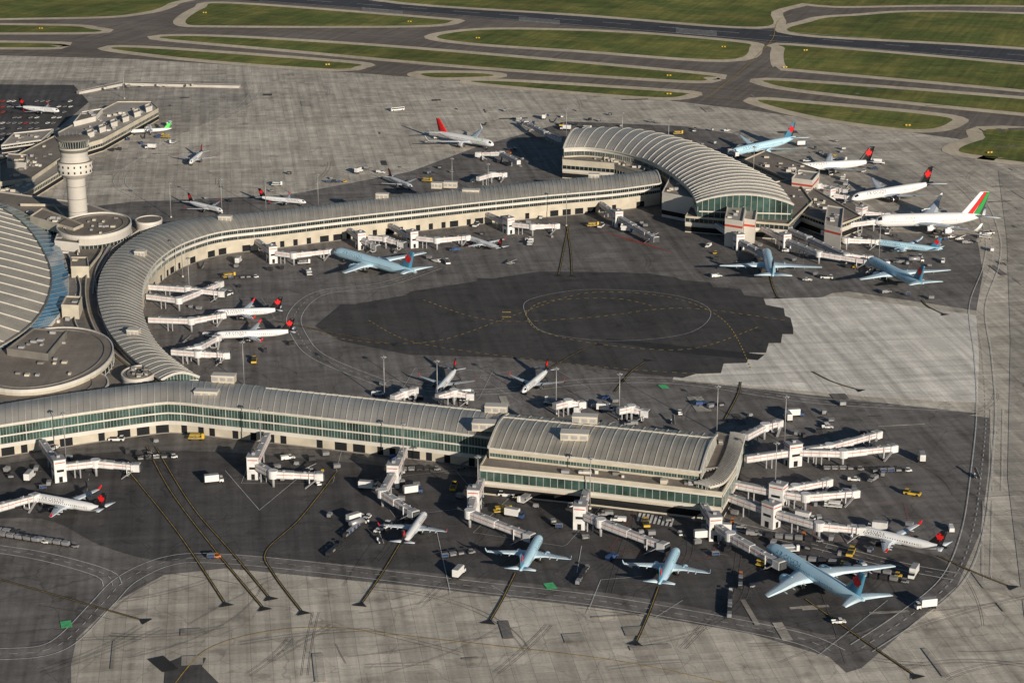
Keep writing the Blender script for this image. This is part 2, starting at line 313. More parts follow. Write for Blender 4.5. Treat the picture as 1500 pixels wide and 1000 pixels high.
def pier(name,near,far,h,rise,levels,step=3.0,roofm='metal_roof',ribm='rib',ribn=2,K=12,inset=1.2,ribh=.22,ribw=.3,pw=1.0,fins=True,endglass='glass_green',seam=True,spine=None):
    A,B=pair(near,far,h,step); mb=MB(); n=len(A); prof=[]
    for a,b in zip(A,B):
        row=[]
        for k in range(K+1):
            t=k/K; p=a.lerp(b,t); p.z=h+rise*(math.sin(math.pi*t)**pw); row.append(p)
        prof.append(row)
    for i in range(n-1):
        for k in range(K): mb.face([prof[i][k],prof[i+1][k],prof[i+1][k+1],prof[i][k+1]],roofm)
        for e,s_ in ((0,1),(K,-1)):
            p,q=prof[i][e],prof[i+1][e]; dz=Vector((0,0,-1.0))
            mb.face([p,q,q+dz,p+dz],'rib')
        mb.face([A[i]-Vector((0,0,1)),A[i+1]-Vector((0,0,1)),B[i+1]-Vector((0,0,1)),B[i]-Vector((0,0,1))],'concrete_dark')
        if spine and i>=spine[0]:
            a,b=prof[i][spine[1]],prof[i+1][spine[1]]; mb.beam(a+Vector((0,0,.3)),b+Vector((0,0,.3)),1.2,.6,'rib')
            if i%2==0: mb.beam(a+Vector((0,0,.35)),b+Vector((0,0,.35)),.8,.72,'rib_dark')
    up=Vector((0,0,ribh/2))
    for i in range(0,n,1):
        if i%ribn==0:
            for k in range(K): mb.beam(prof[i][k]+up,prof[i][k+1]+up,ribw,ribh,ribm)
        elif seam:
            for k in range(K): mb.beam(prof[i][k]+Vector((0,0,.05)),prof[i][k+1]+Vector((0,0,.05)),.14,.12,'seam')
    rr=random.Random(n)
    for side in (0,1):
        E,O=(A,B) if side==0 else (B,A)
        N=[(E[i]-O[i]).normalized() for i in range(n)]; W=[E[i]-N[i]*inset for i in range(n)]
        for z0,z1,m,pr in levels:
            for i in range(n-1):
                mm=m
                if m=='BAY': mm='opening' if (rr.random()<.6 and (i%3)!=0) else 'cream'
                p=W[i]+N[i]*pr; q=W[i+1]+N[i+1]*pr
                a=(p.x,p.y,z0);b=(q.x,q.y,z0);c=(q.x,q.y,z1);d=(p.x,p.y,z1)
                mb.face([a,b,c,d],mm)
                if pr:
                    p0=W[i]-N[i]*.1;q0=W[i+1]-N[i+1]*.1
                    for z in (z0,z1): mb.face([(p.x,p.y,z),(q.x,q.y,z),(q0.x,q0.y,z),(p0.x,p0.y,z)],mm)
            if fins and m.startswith('glass'):
                for i in range(n):
                    w=.4 if i%4==0 else .16
                    p=W[i]+N[i]*.12; mb.box((p.x,p.y,(z0+z1)/2),(w,.28,z1-z0),'mullion',math.atan2(N[i].y,N[i].x)+math.pi/2)
                    if i<n-1:
                        q=(W[i]+W[i+1])/2+(N[i]+N[i+1])*.03; mb.box((q.x,q.y,(z0+z1)/2),(.1,.12,z1-z0),'mullion',math.atan2(N[i].y,N[i].x)+math.pi/2)
    for i in (0,n-1):
        poly=[p.copy() for p in prof[i]]; a=A[i].lerp(B[i],.03); b=B[i].lerp(A[i],.03)
        mb.face([(a.x,a.y,0)]+[tuple(p) for p in poly]+[(b.x,b.y,0)],endglass)
        o=(prof[i][0]-prof[1 if i==0 else n-2][0]); o.z=0; o.normalize()
        for k in range(1,K):
            p=prof[i][k]; mb.box((p.x+o.x*.15,p.y+o.y*.15,p.z/2),(.3,.3,p.z),'mullion')
        for z in (5,9.5,14):
            if z<h-1: mb.beam(Vector((a.x,a.y,z))+o*.2,Vector((b.x,b.y,z))+o*.2,.3,.8,'white_band')
        for k in range(K): mb.beam(prof[i][k]+o*.2,prof[i][k+1]+o*.2,.8,1.2,'rib')
    return mb.obj(name),A,B
upperN=[(968,268),(900,277),(800,286),(700,296),(600,307),(500,318),(400,330),(330,338),(290,348),(255,363),(228,384),(212,410),(208,437),(212,466),(226,496),(250,522),(292,552)]
upperF=[(958,250),(895,256),(795,265),(695,275),(595,286),(495,297),(395,309),(305,317),(250,325),(205,343),(172,366),(151,393),(143,423),(147,455),(162,488),(190,520),(236,556)]
pier('terminal_pier',upperN,upperF,15.5,3.0,LVU,roofm='metal_roof')
lowN=[(-160,646),(0,622),(120,604),(225,590),(262,589),(320,595),(400,603),(500,614),(600,625),(722,640)]
lowF=[(-160,618),(0,592),(120,573),(225,560),(262,557),(330,560),(410,568),(510,578),(612,589),(740,602)]
pier('terminal_pier',lowN,lowF,16,3.0,LV,roofm='metal_roof2',spine=(58,9))
LVH=[(0,6,'concrete_dark',0),(6,13.5,'cream',0),(13.5,15.2,'glass_green',0),(15.2,16.8,'cream',.3)]
pier('pier_end_hall',[(716,655),(780,662),(870,672),(950,681),(1026,690)],[(745,606),(808,612),(895,620),(972,628),(1050,636)],18,3.2,LVH,step=2.6,roofm='metal_roof3',ribn=2,endglass='roof_flat',spine=(0,9))
def block(name,px,h1,h0=0,wall='cream',roof='roof_flat',bands=(),par=.9,mull=0,mb=None,fin=True):
    own=mb is None
    if own: mb=MB()
    w=[P(u,v,h1) for u,v in px]; n=len(w)
    ar=sum(w[k].x*w[(k+1)%n].y-w[(k+1)%n].x*w[k].y for k in range(n))
    if ar<0: w=w[::-1]
    c=sum(w,Vector())/n
    mb.face([(p.x,p.y,h1) for p in w],roof)
    for i in range(n):
        a,b=w[i],w[(i+1)%n]; d=(b-a); L=d.length; d.normalize(); nn=Vector((d.y,-d.x,0))
        mb.face([(a.x,a.y,h0),(b.x,b.y,h0),(b.x,b.y,h1),(a.x,a.y,h1)],wall)
        if par: mb.beam(Vector((a.x,a.y,h1+par/2-.2))-nn*.1,Vector((b.x,b.y,h1+par/2-.2))-nn*.1,.5,par+.3,wall if wall!='glass_green' else 'white_band')
        for z0,z1,m,pr in bands:
            q=nn*pr; a2=a+q; b2=b+q
            mb.face([(a2.x,a2.y,z0),(b2.x,b2.y,z0),(b2.x,b2.y,z1),(a2.x,a2.y,z1)],m)
            mb.face([(a2.x,a2.y,z1),(b2.x,b2.y,z1),(b.x,b.y,z1),(a.x,a.y,z1)],m)
            if m.startswith('glass'):
                k=max(1,int(L/3)) 
                for j in range(k+1):
                    p=a2.lerp(b2,j/k); mb.box((p.x,p.y,(z0+z1)/2),(.22,.3,z1-z0),'mullion',math.atan2(d.y,d.x))
    rr=random.Random(int(abs(c.x)*7+abs(c.y)))
    area=abs(ar)/2
    for _ in range(min(30,int(area/110))):
        i=rr.randrange(n); p=c.lerp(w[i],rr.random()*.7).lerp(w[(i+1)%n],rr.random()*.25)
        sx,sy,sz=rr.uniform(1,3.6),rr.uniform(1,3),rr.uniform(.6,1.8)
        mb.box((p.x,p.y,h1+sz/2+.02),(sx,sy,sz),rr.choice(['jb_grey','white_band','cream','concrete_dark']),-.1)
    if own: return mb.obj(name)
    return mb
GB=((1,4,'opening',.06),(5.2,6.4,'white_band',.4),(6.7,10.9,'glass_green',.1),(11.1,12.0,'white_band',.4))
block('terminal_annex',[(703,684),(880,702),(1000,716),(1058,723),(1078,690),(1040,684),(720,655)],12.6,bands=GB)
block('pier_end_deck',[(1026,688),(1055,686),(1072,640),(1050,634)],14,bands=(),wall='concrete_dark')
cn,cA,cB=pier('louvred_canopy',[(1040,712),(1060,706),(1074,690),(1084,668),(1092,640)],[(1018,706),(1042,698),(1054,680),(1064,658),(1070,634)],14.5,.5,[(0,4.5,'opening',0),(4.5,6.5,'white_band',.3),(6.5,13.5,'glass_green',0)],step=1.6,roofm='roof_flat',ribm='rib',ribn=1,K=4,ribh=.6,endglass='glass_green')
hN=[(826,217),(860,216),(900,221),(940,231),(972,246),(996,263),(1012,280),(1020,296)]
hF=[(850,191),(895,189),(945,192),(1000,204),(1050,222),(1100,246),(1138,268),(1163,300)]
LVX=[(0,5,'BAY',0),(5,7.5,'white_band',.8),(7.5,11,'glass_dark',0),(11,14,'cream',.4),(14,17,'glass_dark',0),(17,19,'white_band',.4)]
pier('hammerhead_hall',hN,hF,20,6.0,LVX,step=2.2,roofm='metal_roof2',ribn=4,K=16,ribh=.4,ribw=.4,pw=.8,endglass='glass_green')
HB=((.8,4,'opening',.06),(5,6.5,'white_band',.3),(7,9.5,'glass_dark',.1))
block('hammerhead_lower_wing',[(824,235),(900,241),(968,262),(965,240),(900,222),(826,216)],13,bands=HB)
block('hammerhead_lower_wing',[(970,283),(1016,292),(1030,262),(985,254)],16,bands=((2,5,'opening',.06),(6,14,'white_band',.1)),wall='white_band')
block('hammerhead_lower_wing',[(1004,318),(1155,330),(1190,296),(1165,262),(1020,290)],10,bands=HB,roof='roof_flat')
block('hammerhead_lower_wing',[(1150,305),(1225,332),(1262,318),(1180,270),(1155,262)],9,bands=HB,roof='roof_flat')
block('hammerhead_lower_wing',[(1090,235),(1165,268),(1200,262),(1200,250),(1120,222)],9,bands=HB,roof='roof_flat')
for q,h in (([(1062,322),(1088,326),(1092,305),(1066,301)],17),([(1090,322),(1106,324),(1110,302),(1094,300)],15),([(1208,330),(1232,336),(1236,306),(1212,302)],15),([(1160,262),(1190,266),(1200,254),(1170,250)],15)):
    block('lift_tower',q,h,bands=((h-4,h-2.6,'jb_stripe',.05),),wall='white_band',roof='roof_pale')
# ---- west terminal body
block('terminal_podium',[(-400,300),(0,282),(60,290),(130,300),(215,330),(165,365),(140,410),(145,460),(175,505),(240,560),(120,590),(-400,640)],11,roof='roof_flat',wall='concrete',bands=())
q=MB()
for px,w_,h_,m_ in (([(120,318),(150,360),(128,400),(128,450),(150,500),(205,548)],.6,1.6,'cream'),([(78,300),(112,340),(114,372)],.6,1.4,'cream'),([(100,372),(118,420),(110,470),(140,512)],.5,1.2,'white_band'),([(165,352),(142,392),(136,430)],.8,.8,'jb_grey'),([(30,300),(90,302),(120,312)],.6,1.6,'cream')):
    pp=catmull([P(u,v,11.4+h_/2) for u,v in px],False,8)
    for a,b in zip(pp,pp[1:]): q.beam(a,b,w_,h_,m_)
q.obj('podium_parapet')
q=MB(); pp=[P(u,v,11.05) for u,v in [(88,352),(104,380),(112,420),(106,460),(120,495),(160,535)]]; pp=catmull(pp,False,8); ribbon(q,pp,11,11.03,'g_asph'); ribbon(q,pp,.3,11.06,'white_line',6); q.obj('service_road',recalc=False)
mainE=[(-40,292),(0,305),(34,328),(60,362),(75,402),(68,442),(44,476),(0,506),(-50,528)]
mainW=[(-330,292),(-330,305),(-330,328),(-330,362),(-330,402),(-330,442),(-330,476),(-330,506),(-330,528)]
pier('terminal_great_hall',mainE,mainW,20,14,[(0,12,'concrete',0),(12,19,'glass_sky_reflection',0)],step=2.4,roofm='metal_roof3',ribm='rib',ribn=7,K=24,ribh=.5,ribw=.6,endglass='glass_sky_reflection')
q=MB(); E=catmull([P(u,v,20) for u,v in mainE],False,6); O=catmull([P(u,v,13) for u,v in [(-30,290),(20,304),(62,330),(88,362),(100,398),(97,440),(76,472),(40,500),(-30,528)]],False,6)
for i in range(len(E)-1):
    q.face([E[i]+Vector((0,0,-1.2)),E[i+1]+Vector((0,0,-1.2)),O[i+1],O[i]],'glass_sky_reflection'); q.face([O[i],O[i+1],(O[i+1].x,O[i+1].y,11),(O[i].x,O[i].y,11)],'white_band')
    q.beam(E[i]+Vector((0,0,-1)),O[i]+Vector((0,0,.2)),.2,.2,'mullion')
    q.beam(E[i]+Vector((0,0,.2)),E[i+1]+Vector((0,0,.2)),.9,.8,'rib_dark')
q.obj('glass_skirt_roof')
def disc(name,u,v,rx,ry,h1,h0,wall,roof,par=1.0,bands=(),n=56,a0=0,a1=2*math.pi,extra=None):
    c=P(u,v,h1); mb=MB(); pts=[(math.cos(a0+(a1-a0)*i/n),math.sin(a0+(a1-a0)*i/n)) for i in range(n)]
    ring=lambda k,z:[(c.x+x*(rx+k),c.y+y*(ry+k),z) for x,y in pts]
    mb.loft([ring(0,h0),ring(0,h1)],wall,caps=False,sm=False); mb.face(ring(0,h1),roof)
    if par: mb.loft([ring(.3,h1-1),ring(.3,h1+par),ring(-.4,h1+par),ring(-.4,h1)],'white_band',caps=False,sm=False)
    for z0,z1,m,k in bands:
        mb.loft([ring(0,z0),ring(k,z0),ring(k,z1),ring(0,z1)],m,caps=False,sm=False)
        if m.startswith('glass'):
            for i in range(n): x,y=pts[i]; mb.box((c.x+x*(rx+k+.05),c.y+y*(ry+k+.05),(z0+z1)/2),(.3,.3,z1-z0),'mullion')
    if extra:
        for f_ in extra: mb.loft([ring(-rx*f_,h1),ring(-rx*f_,h1+.5),ring(-rx*f_-.5,h1+.5),ring(-rx*f_-.5,h1)],'concrete_dark',caps=False,sm=False)
        for i in range(14):
            a=R.uniform(0,6.28); f_=R.uniform(.1,.8); mb.box((c.x+rx*f_*math.cos(a),c.y+ry*f_*math.sin(a),h1+.5),(R.uniform(1,3),R.uniform(1,3),1.0),R.choice(['jb_grey','cream','concrete_dark']))
    return mb.obj(name)
disc('rotunda_building',64,524,33,50,17,9,'cream','roof_flat',par=.6,bands=((10.5,14.5,'glass_dark',.15),(11.8,12.2,'white_band',.3)),extra=(.12,))
disc('rotunda_building',10,565,48,36,14.5,9,'cream','roof_flat',par=.6,bands=((10.5,13.0,'glass_dark',.15),),extra=(.15,))
block('rooftop_plant_room',[(10,512),(70,520),(98,486),(50,482)],20,16,wall='concrete_dark',roof='roof_flat')
block('rooftop_plant_room',[(90,448),(115,449),(120,436),(97,435)],18,10,wall='cream')
block('rooftop_plant_room',[(104,392),(130,392),(128,378),(104,378)],17,10,wall='cream')
block('rooftop_plant_room',[(44,318),(108,336),(122,330),(62,306)],19,10,wall='cream',bands=((12,14,'glass_dark',.1),))
block('rooftop_plant_room',[(80,354),(116,358),(116,348),(84,344)],16,10,wall='white_band')
disc('tower_base_rotunda',138,330,22,30,18,9,'concrete','roof_flat',bands=((11,13,'glass_dark',.15),),extra=(.2,))
disc('roof_dome_drum',203,546,8,11,15,11,'concrete','roof_flat',par=.5,extra=(.3,)); disc('roof_dome_drum',218,322,8,10,16,9,'concrete','roof_flat',par=.5)
# ---- control tower
t=P(115,322,14); mb=MB()
def ringz(r,z,n=36): return [(t.x+r*math.cos(2*math.pi*i/n),t.y+r*math.sin(2*math.pi*i/n),z) for i in range(n)]
B0=10
prof=[(6.6,B0,'concrete'),(6.0,B0+3,'concrete'),(5.8,41,'concrete'),(8.5,43,'white_band'),(10.4,44.5,'white_band'),(10.8,47.5,'glass_dark'),(10.8,48.0,'white_band'),(10.8,51,'glass_dark'),(10.8,51.8,'white_band'),(9.2,52.2,'roof_flat'),(8.2,55,'concrete'),(8.6,58,'concrete'),(9.4,60,'rib_dark'),(9.6,61,'concrete'),(8.6,61.2,'roof_flat'),(9.6,65.2,'dark_glass'),(10.2,65.4,'rib_dark'),(10.2,66.4,'rib_dark'),(8.5,66.6,'roof_flat'),(.3,67,'roof_flat')]
for i in range(len(prof)-1): mb.loft([ringz(prof[i][0],prof[i][1]),ringz(prof[i+1][0],prof[i+1][1])],'white_band' if i in(4,6) else prof[i+1][2],caps=False)
for i in range(36):
    a=2*math.pi*i/36; c,s_=math.cos(a),math.sin(a)
    mb.beam((t.x+8.7*c,t.y+8.7*s_,61.2),(t.x+9.7*c,t.y+9.7*s_,65.2),.25,.25,'mullion')
    if i%2==0: mb.box((t.x+10.85*c,t.y+10.85*s_,46.2),(.3,.9,1.4),'dark_glass',a); mb.box((t.x+10.85*c,t.y+10.85*s_,49.6),(.3,.9,1.4),'dark_glass',a)
for z in (20,28,36): mb.loft([ringz(6.05,z),ringz(6.05,z+.25)],'concrete_dark')
for k in range(5): mb.cyl((t.x-5+k*2.5,t.y,66.8),(t.x-5+k*2.5,t.y,70+k%2),.08,.05,'pole',6)
mb.obj('control_tower')
for u,v,h,w,l in ((206,371,19,6,5),(196,486,19,6,5),(328,553,19,11,5),(303,576,18,11,5),(727,598,20,10,5),(709,622,20,10,6),(857,613,22,11,5),(842,637,22,12,6),(660,270,19,9,4),(640,271,19,7,4),(690,281,18,11,5),(560,287,19,8,4),(870,258,19,7,4),(330,320,19,8,4)):
    c=P(u,v,h); mb=MB(); mb.box((0,0,0),(w,l,3.6),'cream'); mb.box((0,0,1.9),(w+.4,l+.4,.3),'white_band')
    for k in range(3): mb.box((-w/3+k*w/3,-l/2-.04,0.2),(w/4.2,.1,1.6),'jb_grey')
    o=mb.obj('rooftop_air_handler',(c.x,c.y,c.z-.3),-.12)
# ---- north-west buildings
NB=((.8,3.4,'opening',.05),(4.5,6.5,'glass_dark',.08))
block('cargo_pier_building',[(94,222),(150,205),(232,160),(222,150),(172,150),(85,195)],9,bands=NB,roof='roof_pale')
block('cargo_pier_building',[(0,268),(46,262),(98,226),(80,200),(0,240)],9,bands=NB,roof='roof_flat')
block('cargo_pier_building',[(-60,300),(30,270),(80,240),(92,250),(40,282),(-60,320)],7,bands=NB,roof='roof_pale')
block('service_building',[(108,180),(140,172),(150,160),(120,165)],12,bands=NB,wall='white_band')
block('service_building',[(2,214),(60,206),(78,190),(20,196)],6,bands=NB,roof='roof_pale',wall='concrete')
block('blast_wall',[(112,134),(116,135),(182,122),(350,126),(352,124),(180,119)],2.2,wall='concrete',roof='roof_pale',par=.2)
block('service_building',[(10,238),(38,240),(40,228),(12,226)],13,bands=NB,wall='concrete')
for k in range(8):
    u=95+k*17; v=212-k*7.5; block('lift_tower',[(u,v),(u+9,v-3),(u+6,v-7),(u-2,v-4)],12,8,wall='white_band',roof='roof_pale')
# ------------------------------------------------------------------ aircraft
LEAF=[(0,-1),(.05,-.45),(.5,-.52),(.42,-.3),(.85,.12),(.7,.2),(.75,.5),(.5,.42),(.42,.55),(.22,.32),(.3,.85),(.15,.75),(0,1.05)]
LEAF=LEAF+[(-x,y) for x,y in LEAF[::-1][1:-1]]
TXT={}
def textmesh(s_):
    if s_ in TXT: return TXT[s_]
    cu=bpy.data.curves.new('t','FONT'); cu.body=s_; cu.size=1; cu.resolution_u=1; o=bpy.data.objects.new('t',cu); scene.collection.objects.link(o)
    dg=bpy.context.evaluated_depsgraph_get(); me=bpy.data.meshes.new_from_object(o.evaluated_get(dg))
    r=([v.co.copy() for v in me.vertices],[list(p.vertices) for p in me.polygons]); bpy.data.objects.remove(o); TXT[s_]=r; return r
KIND={'A320':(37.6,34.1,4.0,3.8,27,2),'A321':(44.5,34.1,4.0,3.8,27,2),'E190':(36.2,28.7,3.2,3.2,26,2),'B777':(73.9,64.8,6.2,5.7,33,2),'B787':(62.8,60.1,5.8,5.4,34,2),'A330':(58.8,60.3,5.6,5.4,32,2),'A380':(72.7,79.8,7.8,7.0,35,4),'Q400':(32.8,28.4,2.8,3.0,6,2)}
LIVE={'new':dict(top='ac_white',belly='ac_white',fin='ac_black',eng='ac_black',text='AIR CANADA',tc='ac_black',leaf='red',wing='wing_top'),
 'old':dict(top='ac_blue',belly='ac_blue',fin='ac_teal',eng='ac_blue',text='AIR CANADA',tc='ac_teal',leaf='red',wing='winglight'),
 'tap':dict(top='ac_white',belly='ac_white',fin='red',eng='ac_white',text='TAP',tc='green_bright',leaf=None,wing='wing_top'),
 'uae':dict(top='ac_white',belly='ac_white',fin='UAE',eng='ac_white',text='Emirates',tc='yellow_line',leaf=None,wing='wing_top'),
 'grn':dict(top='ac_white',belly='ac_white',fin='green_bright',eng='ac_white',text='',tc='green',leaf=None,wing='wing_top')}
ACM={}
def airliner_mesh(kind,lv):
    if (kind,lv) in ACM: return ACM[(kind,lv)]
    L,S,D,hc,sw,ne=KIND[kind]; V=LIVE[lv]; mb=MB(); r=D/2; n=24
    st=[(0,.03),(.004,.2),(.012,.38),(.024,.56),(.04,.72),(.058,.85),(.08,.94),(.11,1),(.25,1),(.4,1),(.55,1),(.66,1),(.72,.97),(.78,.88),(.84,.74),(.9,.56),(.95,.38),(.985,.22),(1,.1)]
    if L<40: st=[(x if x>.3 else x*1.15,y) for x,y in st]
    rings=[]
    for x,k in st:
        zc=hc-(1-k)*r*.35 if x<.2 else hc+(1-k)*r*.62
        rings.append([(x*L,k*r*math.cos(2*math.pi*(j+.5)/n),zc+k*r*(1.06 if kind=='A380' else 1)*math.sin(2*math.pi*(j+.5)/n)) for j in range(n)])
    def fm(i,j):
        a=2*math.pi*(j+1)/n; s_=math.sin(a)
        if i in (3,4) and .35<s_<.88: return 'dark_glass'
        if lv=='new' and i>=15: return 'ac_black'
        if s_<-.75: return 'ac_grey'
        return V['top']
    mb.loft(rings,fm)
    mb.loft([[(x*L,k*r*1.12*math.cos(2*math.pi*j/12),hc-r*.62+k*r*.5*math.sin(2*math.pi*j/12)) for j in range(12)] for x,k in ((.32,.3),(.36,.9),(.42,1),(.5,1),(.56,.8),(.6,.3))],'ac_grey')
    nx=int(L*.62/1.05)
    for dk in ((.12,) if kind!='A380' else (.0,.42)):
        for i in range(nx):
            x=.13*L+i*1.05
            for s_ in (-1,1):
                a=dk; z=hc+r*math.sin(a)*1.0; y=s_*(r*math.cos(a)+.03); mb.face([(x,y,z-.2),(x+.34,y,z-.2),(x+.34,y,z+.25),(x,y,z+.25)],'v_dark')
    for fx in (.1,.33,.6,.74):
        for s_ in (-1,1):
            y=s_*(r+.03); x=fx*L
            for a_,b_ in ((x,x+.1),(x+.9,x+1.0)): mb.face([(a_,y,hc-.7),(b_,y,hc-.7),(b_,y*.985,hc+.9),(a_,y*.985,hc+.9)],'v_grey')
    AF=[(0,0),(.06,.045),(.3,.07),(.65,.045),(1,0),(.65,-.02),(.3,-.045),(.06,-.03)]
    def wing(secs,m,vert=False):
        rg=[]
        for x,y,z,c,tk in secs:
            rg.append([(x+a*c,y+(b*c*tk if vert else 0),z+(0 if vert else b*c*tk)) for a,b in AF])
        mb.loft(rg,m,sm=True)
    tn=math.tan(math.radians(sw)); hs=S/2; x0=.335*L if L>50 else .325*L
    if kind=='A321': x0=.35*L
    zb=hc-r*.55 if kind!='Q400' else hc+r*.9
    cr,ck,ct=(.215*S,.125*S,.042*S) if kind!='Q400' else (.11*S,.1*S,.05*S)
    if kind=='A380': cr,ck=.22*S,.145*S
    if kind=='Q400': x0=.42*L
    dh=math.tan(math.radians(5.5 if kind!='Q400' else 2))
    for s_ in (-1,1):
        secs=[(x0,0,zb,cr,1.2),(x0+r*tn,s_*r,zb+r*dh*.5,cr*.93,1.15),(x0+.36*hs*tn,s_*.36*hs,zb+.36*hs*dh,ck,1),(x0+.7*hs*tn,s_*.7*hs,zb+.7*hs*dh*1.02,(ck+ct)/2*.96,.9),(x0+hs*tn*.985,s_*hs*.985,zb+hs*dh*1.08,ct,.8),(x0+hs*tn+ct*.3,s_*hs,zb+hs*dh*1.1,ct*.5,.7)]
        wing(secs,V['wing'])
        for q1,q2 in zip(secs[1:],secs[2:5]):
            mb.beam((q1[0]+.02,q1[1],q1[2]+.05),(q2[0]+.02,q2[1],q2[2]+.05),.35,.2,'metal')
            mb.beam((q1[0]+q1[3]*.72,q1[1],q1[2]+q1[3]*.045),(q2[0]+q2[3]*.72,q2[1],q2[2]+q2[3]*.04),.14,.06,'ac_grey')
        if kind not in('B777','B787','Q400'):
            zt=zb+hs*dh*1.08; wing([(x0+hs*tn*.985,s_*hs*.985,zt,ct,.6),(x0+hs*tn*.985+ct*.6,s_*(hs+.1*ct),zt+ct*.6,ct*.75,.5),(x0+hs*tn*.985+ct*1.3,s_*(hs+.25*ct),zt+ct*1.5,ct*.35,.4)],'red' if lv=='new' else V['top'],True)
        for fy in (.25,.48,.66):
            xx=x0+fy*hs*tn+(cr+(ck-cr)*fy/.36 if fy<.36 else ck+(ct-ck)*(fy-.36)/.64)*.8; zz=zb+fy*hs*dh-.25
            mb.loft([[(xx+dx,s_*fy*hs+k*.35*math.cos(j*math.pi/3),zz+k*.4*math.sin(j*math.pi/3)) for j in range(6)] for dx,k in ((-.05*hs,.1),(0,1),(.06*hs,.8),(.11*hs,.1))],'ac_grey')
        er=1.15 if L<50 else (1.75 if kind!='B777' else 2.0); 
        if kind=='E190': er=.95
        if kind=='Q400': er=.6
        el=er*3.4
        for ey in ((.34,) if ne==2 and L<50 else ((.305,) if ne==2 else (.34,.62))):
            y=s_*ey*hs; xl=x0+ey*hs*tn; z=zb+ey*hs*dh-er*1.02; xs=xl-el*.62
            if kind=='Q400': z=zb-.3
            pr=[(0,.86),(.06,1),(.3,1.04),(.6,.95),(.8,.74),(1,.55)]
            mb.loft([[(xs+a*el,y+er*k*math.cos(2*math.pi*j/18),z+er*k*math.sin(2*math.pi*j/18)) for j in range(18)] for a,k in pr],lambda i,j:('metal' if i in(0,4) else V['eng']),caps=False)
            for a,k,m in ((.05,.84,'v_dark'),(.97,.5,'v_dark')): mb.face([(xs+a*el,y+er*k*math.cos(2*math.pi*j/18),z+er*k*math.sin(2*math.pi*j/18)) for j in range(18)],m)
            mb.cyl((xs+.0*el,y,z),(xs+.06*el,y,z),.05,er*.28,'ac_grey',8)
            mb.cyl((xs+.95*el,y,z),(xs+1.18*el,y,z),er*.4,er*.08,'metal',10)
            mb.beam((xs+el*.35,y,z+er*.95),(xs+el*1.05,y,z+er*1.15),.35,er*.7,V['eng'])
            if kind=='Q400':
                for q_ in range(6): a=q_*math.pi/3; mb.beam((xs-.2,y,z),(xs-.2,y+2*math.cos(a),z+2*math.sin(a)),.25,.1,'v_dark')
        tx=.875*L; ts=.182*S; tz=hc+r*.45
        if kind=='Q400': tx=.93*L; tz=hc+r+4.6
        wing([(tx,0,tz,.115*S,1),(tx+ts*tn*.55,s_*ts*.5,tz+ts*.06,.082*S,1),(tx+ts*tn*1.15,s_*ts,tz+ts*.1,.042*S,.9)],V['wing'])
    fh=.172*S if L<50 else .152*S; fx=.80*L; fc=.185*S if L<50 else .165*S
    if kind=='A380': fh,fc,fx=.17*S,.19*S,.76*L
    zt0=hc+r*.55; f=V['fin']; lev=8; rg=[]
    for i in range(lev+1):
        t_=i/lev; x=fx+t_*fh*1.12*.86; c=fc*(1-.6*t_); z=zt0+t_*(fh+r*.4)
        rg.append([(x+a*c,b*c*1.1,z) for a,b in [(0,0),(.06,.03),(.3,.05),(.65,.03),(1,0),(.65,-.03),(.3,-.05),(.06,-.03)]])
    def finm(i,j):
        if f!='UAE': return f
        return 'ac_white'
    mb.loft(rg,finm)
    if f=='UAE':
        for s_ in (-1,1):
            for k,(m,a0) in enumerate((('red',.30),('ac_white',.5),('green',.6),('v_dark',.85))):
                a1=(.55,.62,.85,1.0)[k]; pts=[]
                for i in range(9):
                    t_=i/8; x=fx+t_*fh*.963; c=fc*(1-.6*t_); z=zt0+t_*(fh+r*.4); pts.append((x,c,z,t_))
                A_=[(x+c*min(1,a0+.15*t_),s_*fc*.07,z) for x,c,z,t_ in pts]; B_=[(x+c*min(1,a1+.15*t_),s_*fc*.07,z) for x,c,z,t_ in pts]
                if m!='ac_white': mb.face(A_+B_[::-1],m)
    if V['leaf']:
        cx=fx+.55*fh*.963+fc*.67*.5; cz=zt0+.55*(fh+r*.4); sc=fh*.36
        for s_ in (-1,1): mb.face([(cx+x*sc,s_*(fc*.046+.05),cz+y*sc) for x,y in LEAF],V['leaf'])
    if V['text']:
        vs,fs=textmesh(V['text']); sz=r*(.95 if V['text']!='TAP' else 2.0)
        if kind=='A380': sz=r*1.1
        wd=max(v.x for v in vs)*sz; xs=.15*L
        for s_ in (-1,1):
            k=len(mb.v)
            for v in vs:
                x=xs+v.x*sz if s_<0 else xs+wd-v.x*sz; a=.28+v.y*sz/r if V['text']!='TAP' else -.3+v.y*sz/r
                rr=r+.05; mb.v.append((x,s_*rr*math.cos(a),hc+rr*math.sin(a)))
            for q_ in fs: mb.f.append([k+i for i in q_]); mb.m.append(mb.mi(V['tc'])); mb.s.append(False)
    wr=.58 if L<50 else .68
    def bogie(x,y,nw):
        mb.cyl((x,y,wr),(x,y,hc-r*.4),.18,.25,'ac_grey',8)
        for k in range(nw):
            xx=x+(k-(nw-1)/2)*wr*2.15
            for s_ in (-.42,.42): mb.cyl((xx,y+s_-.2,wr),(xx,y+s_+.2,wr),wr,wr,'tyre',12)
    bogie(.12*L,0,1); nw=1 if L<50 else (3 if kind=='B777' else 2)
    for s_ in(-1,1): bogie(x0+cr*.72,s_*(.11*S if L<50 else .085*S),nw)
    me=mb.data('airliner',True); ACM[(kind,lv)]=me; return me
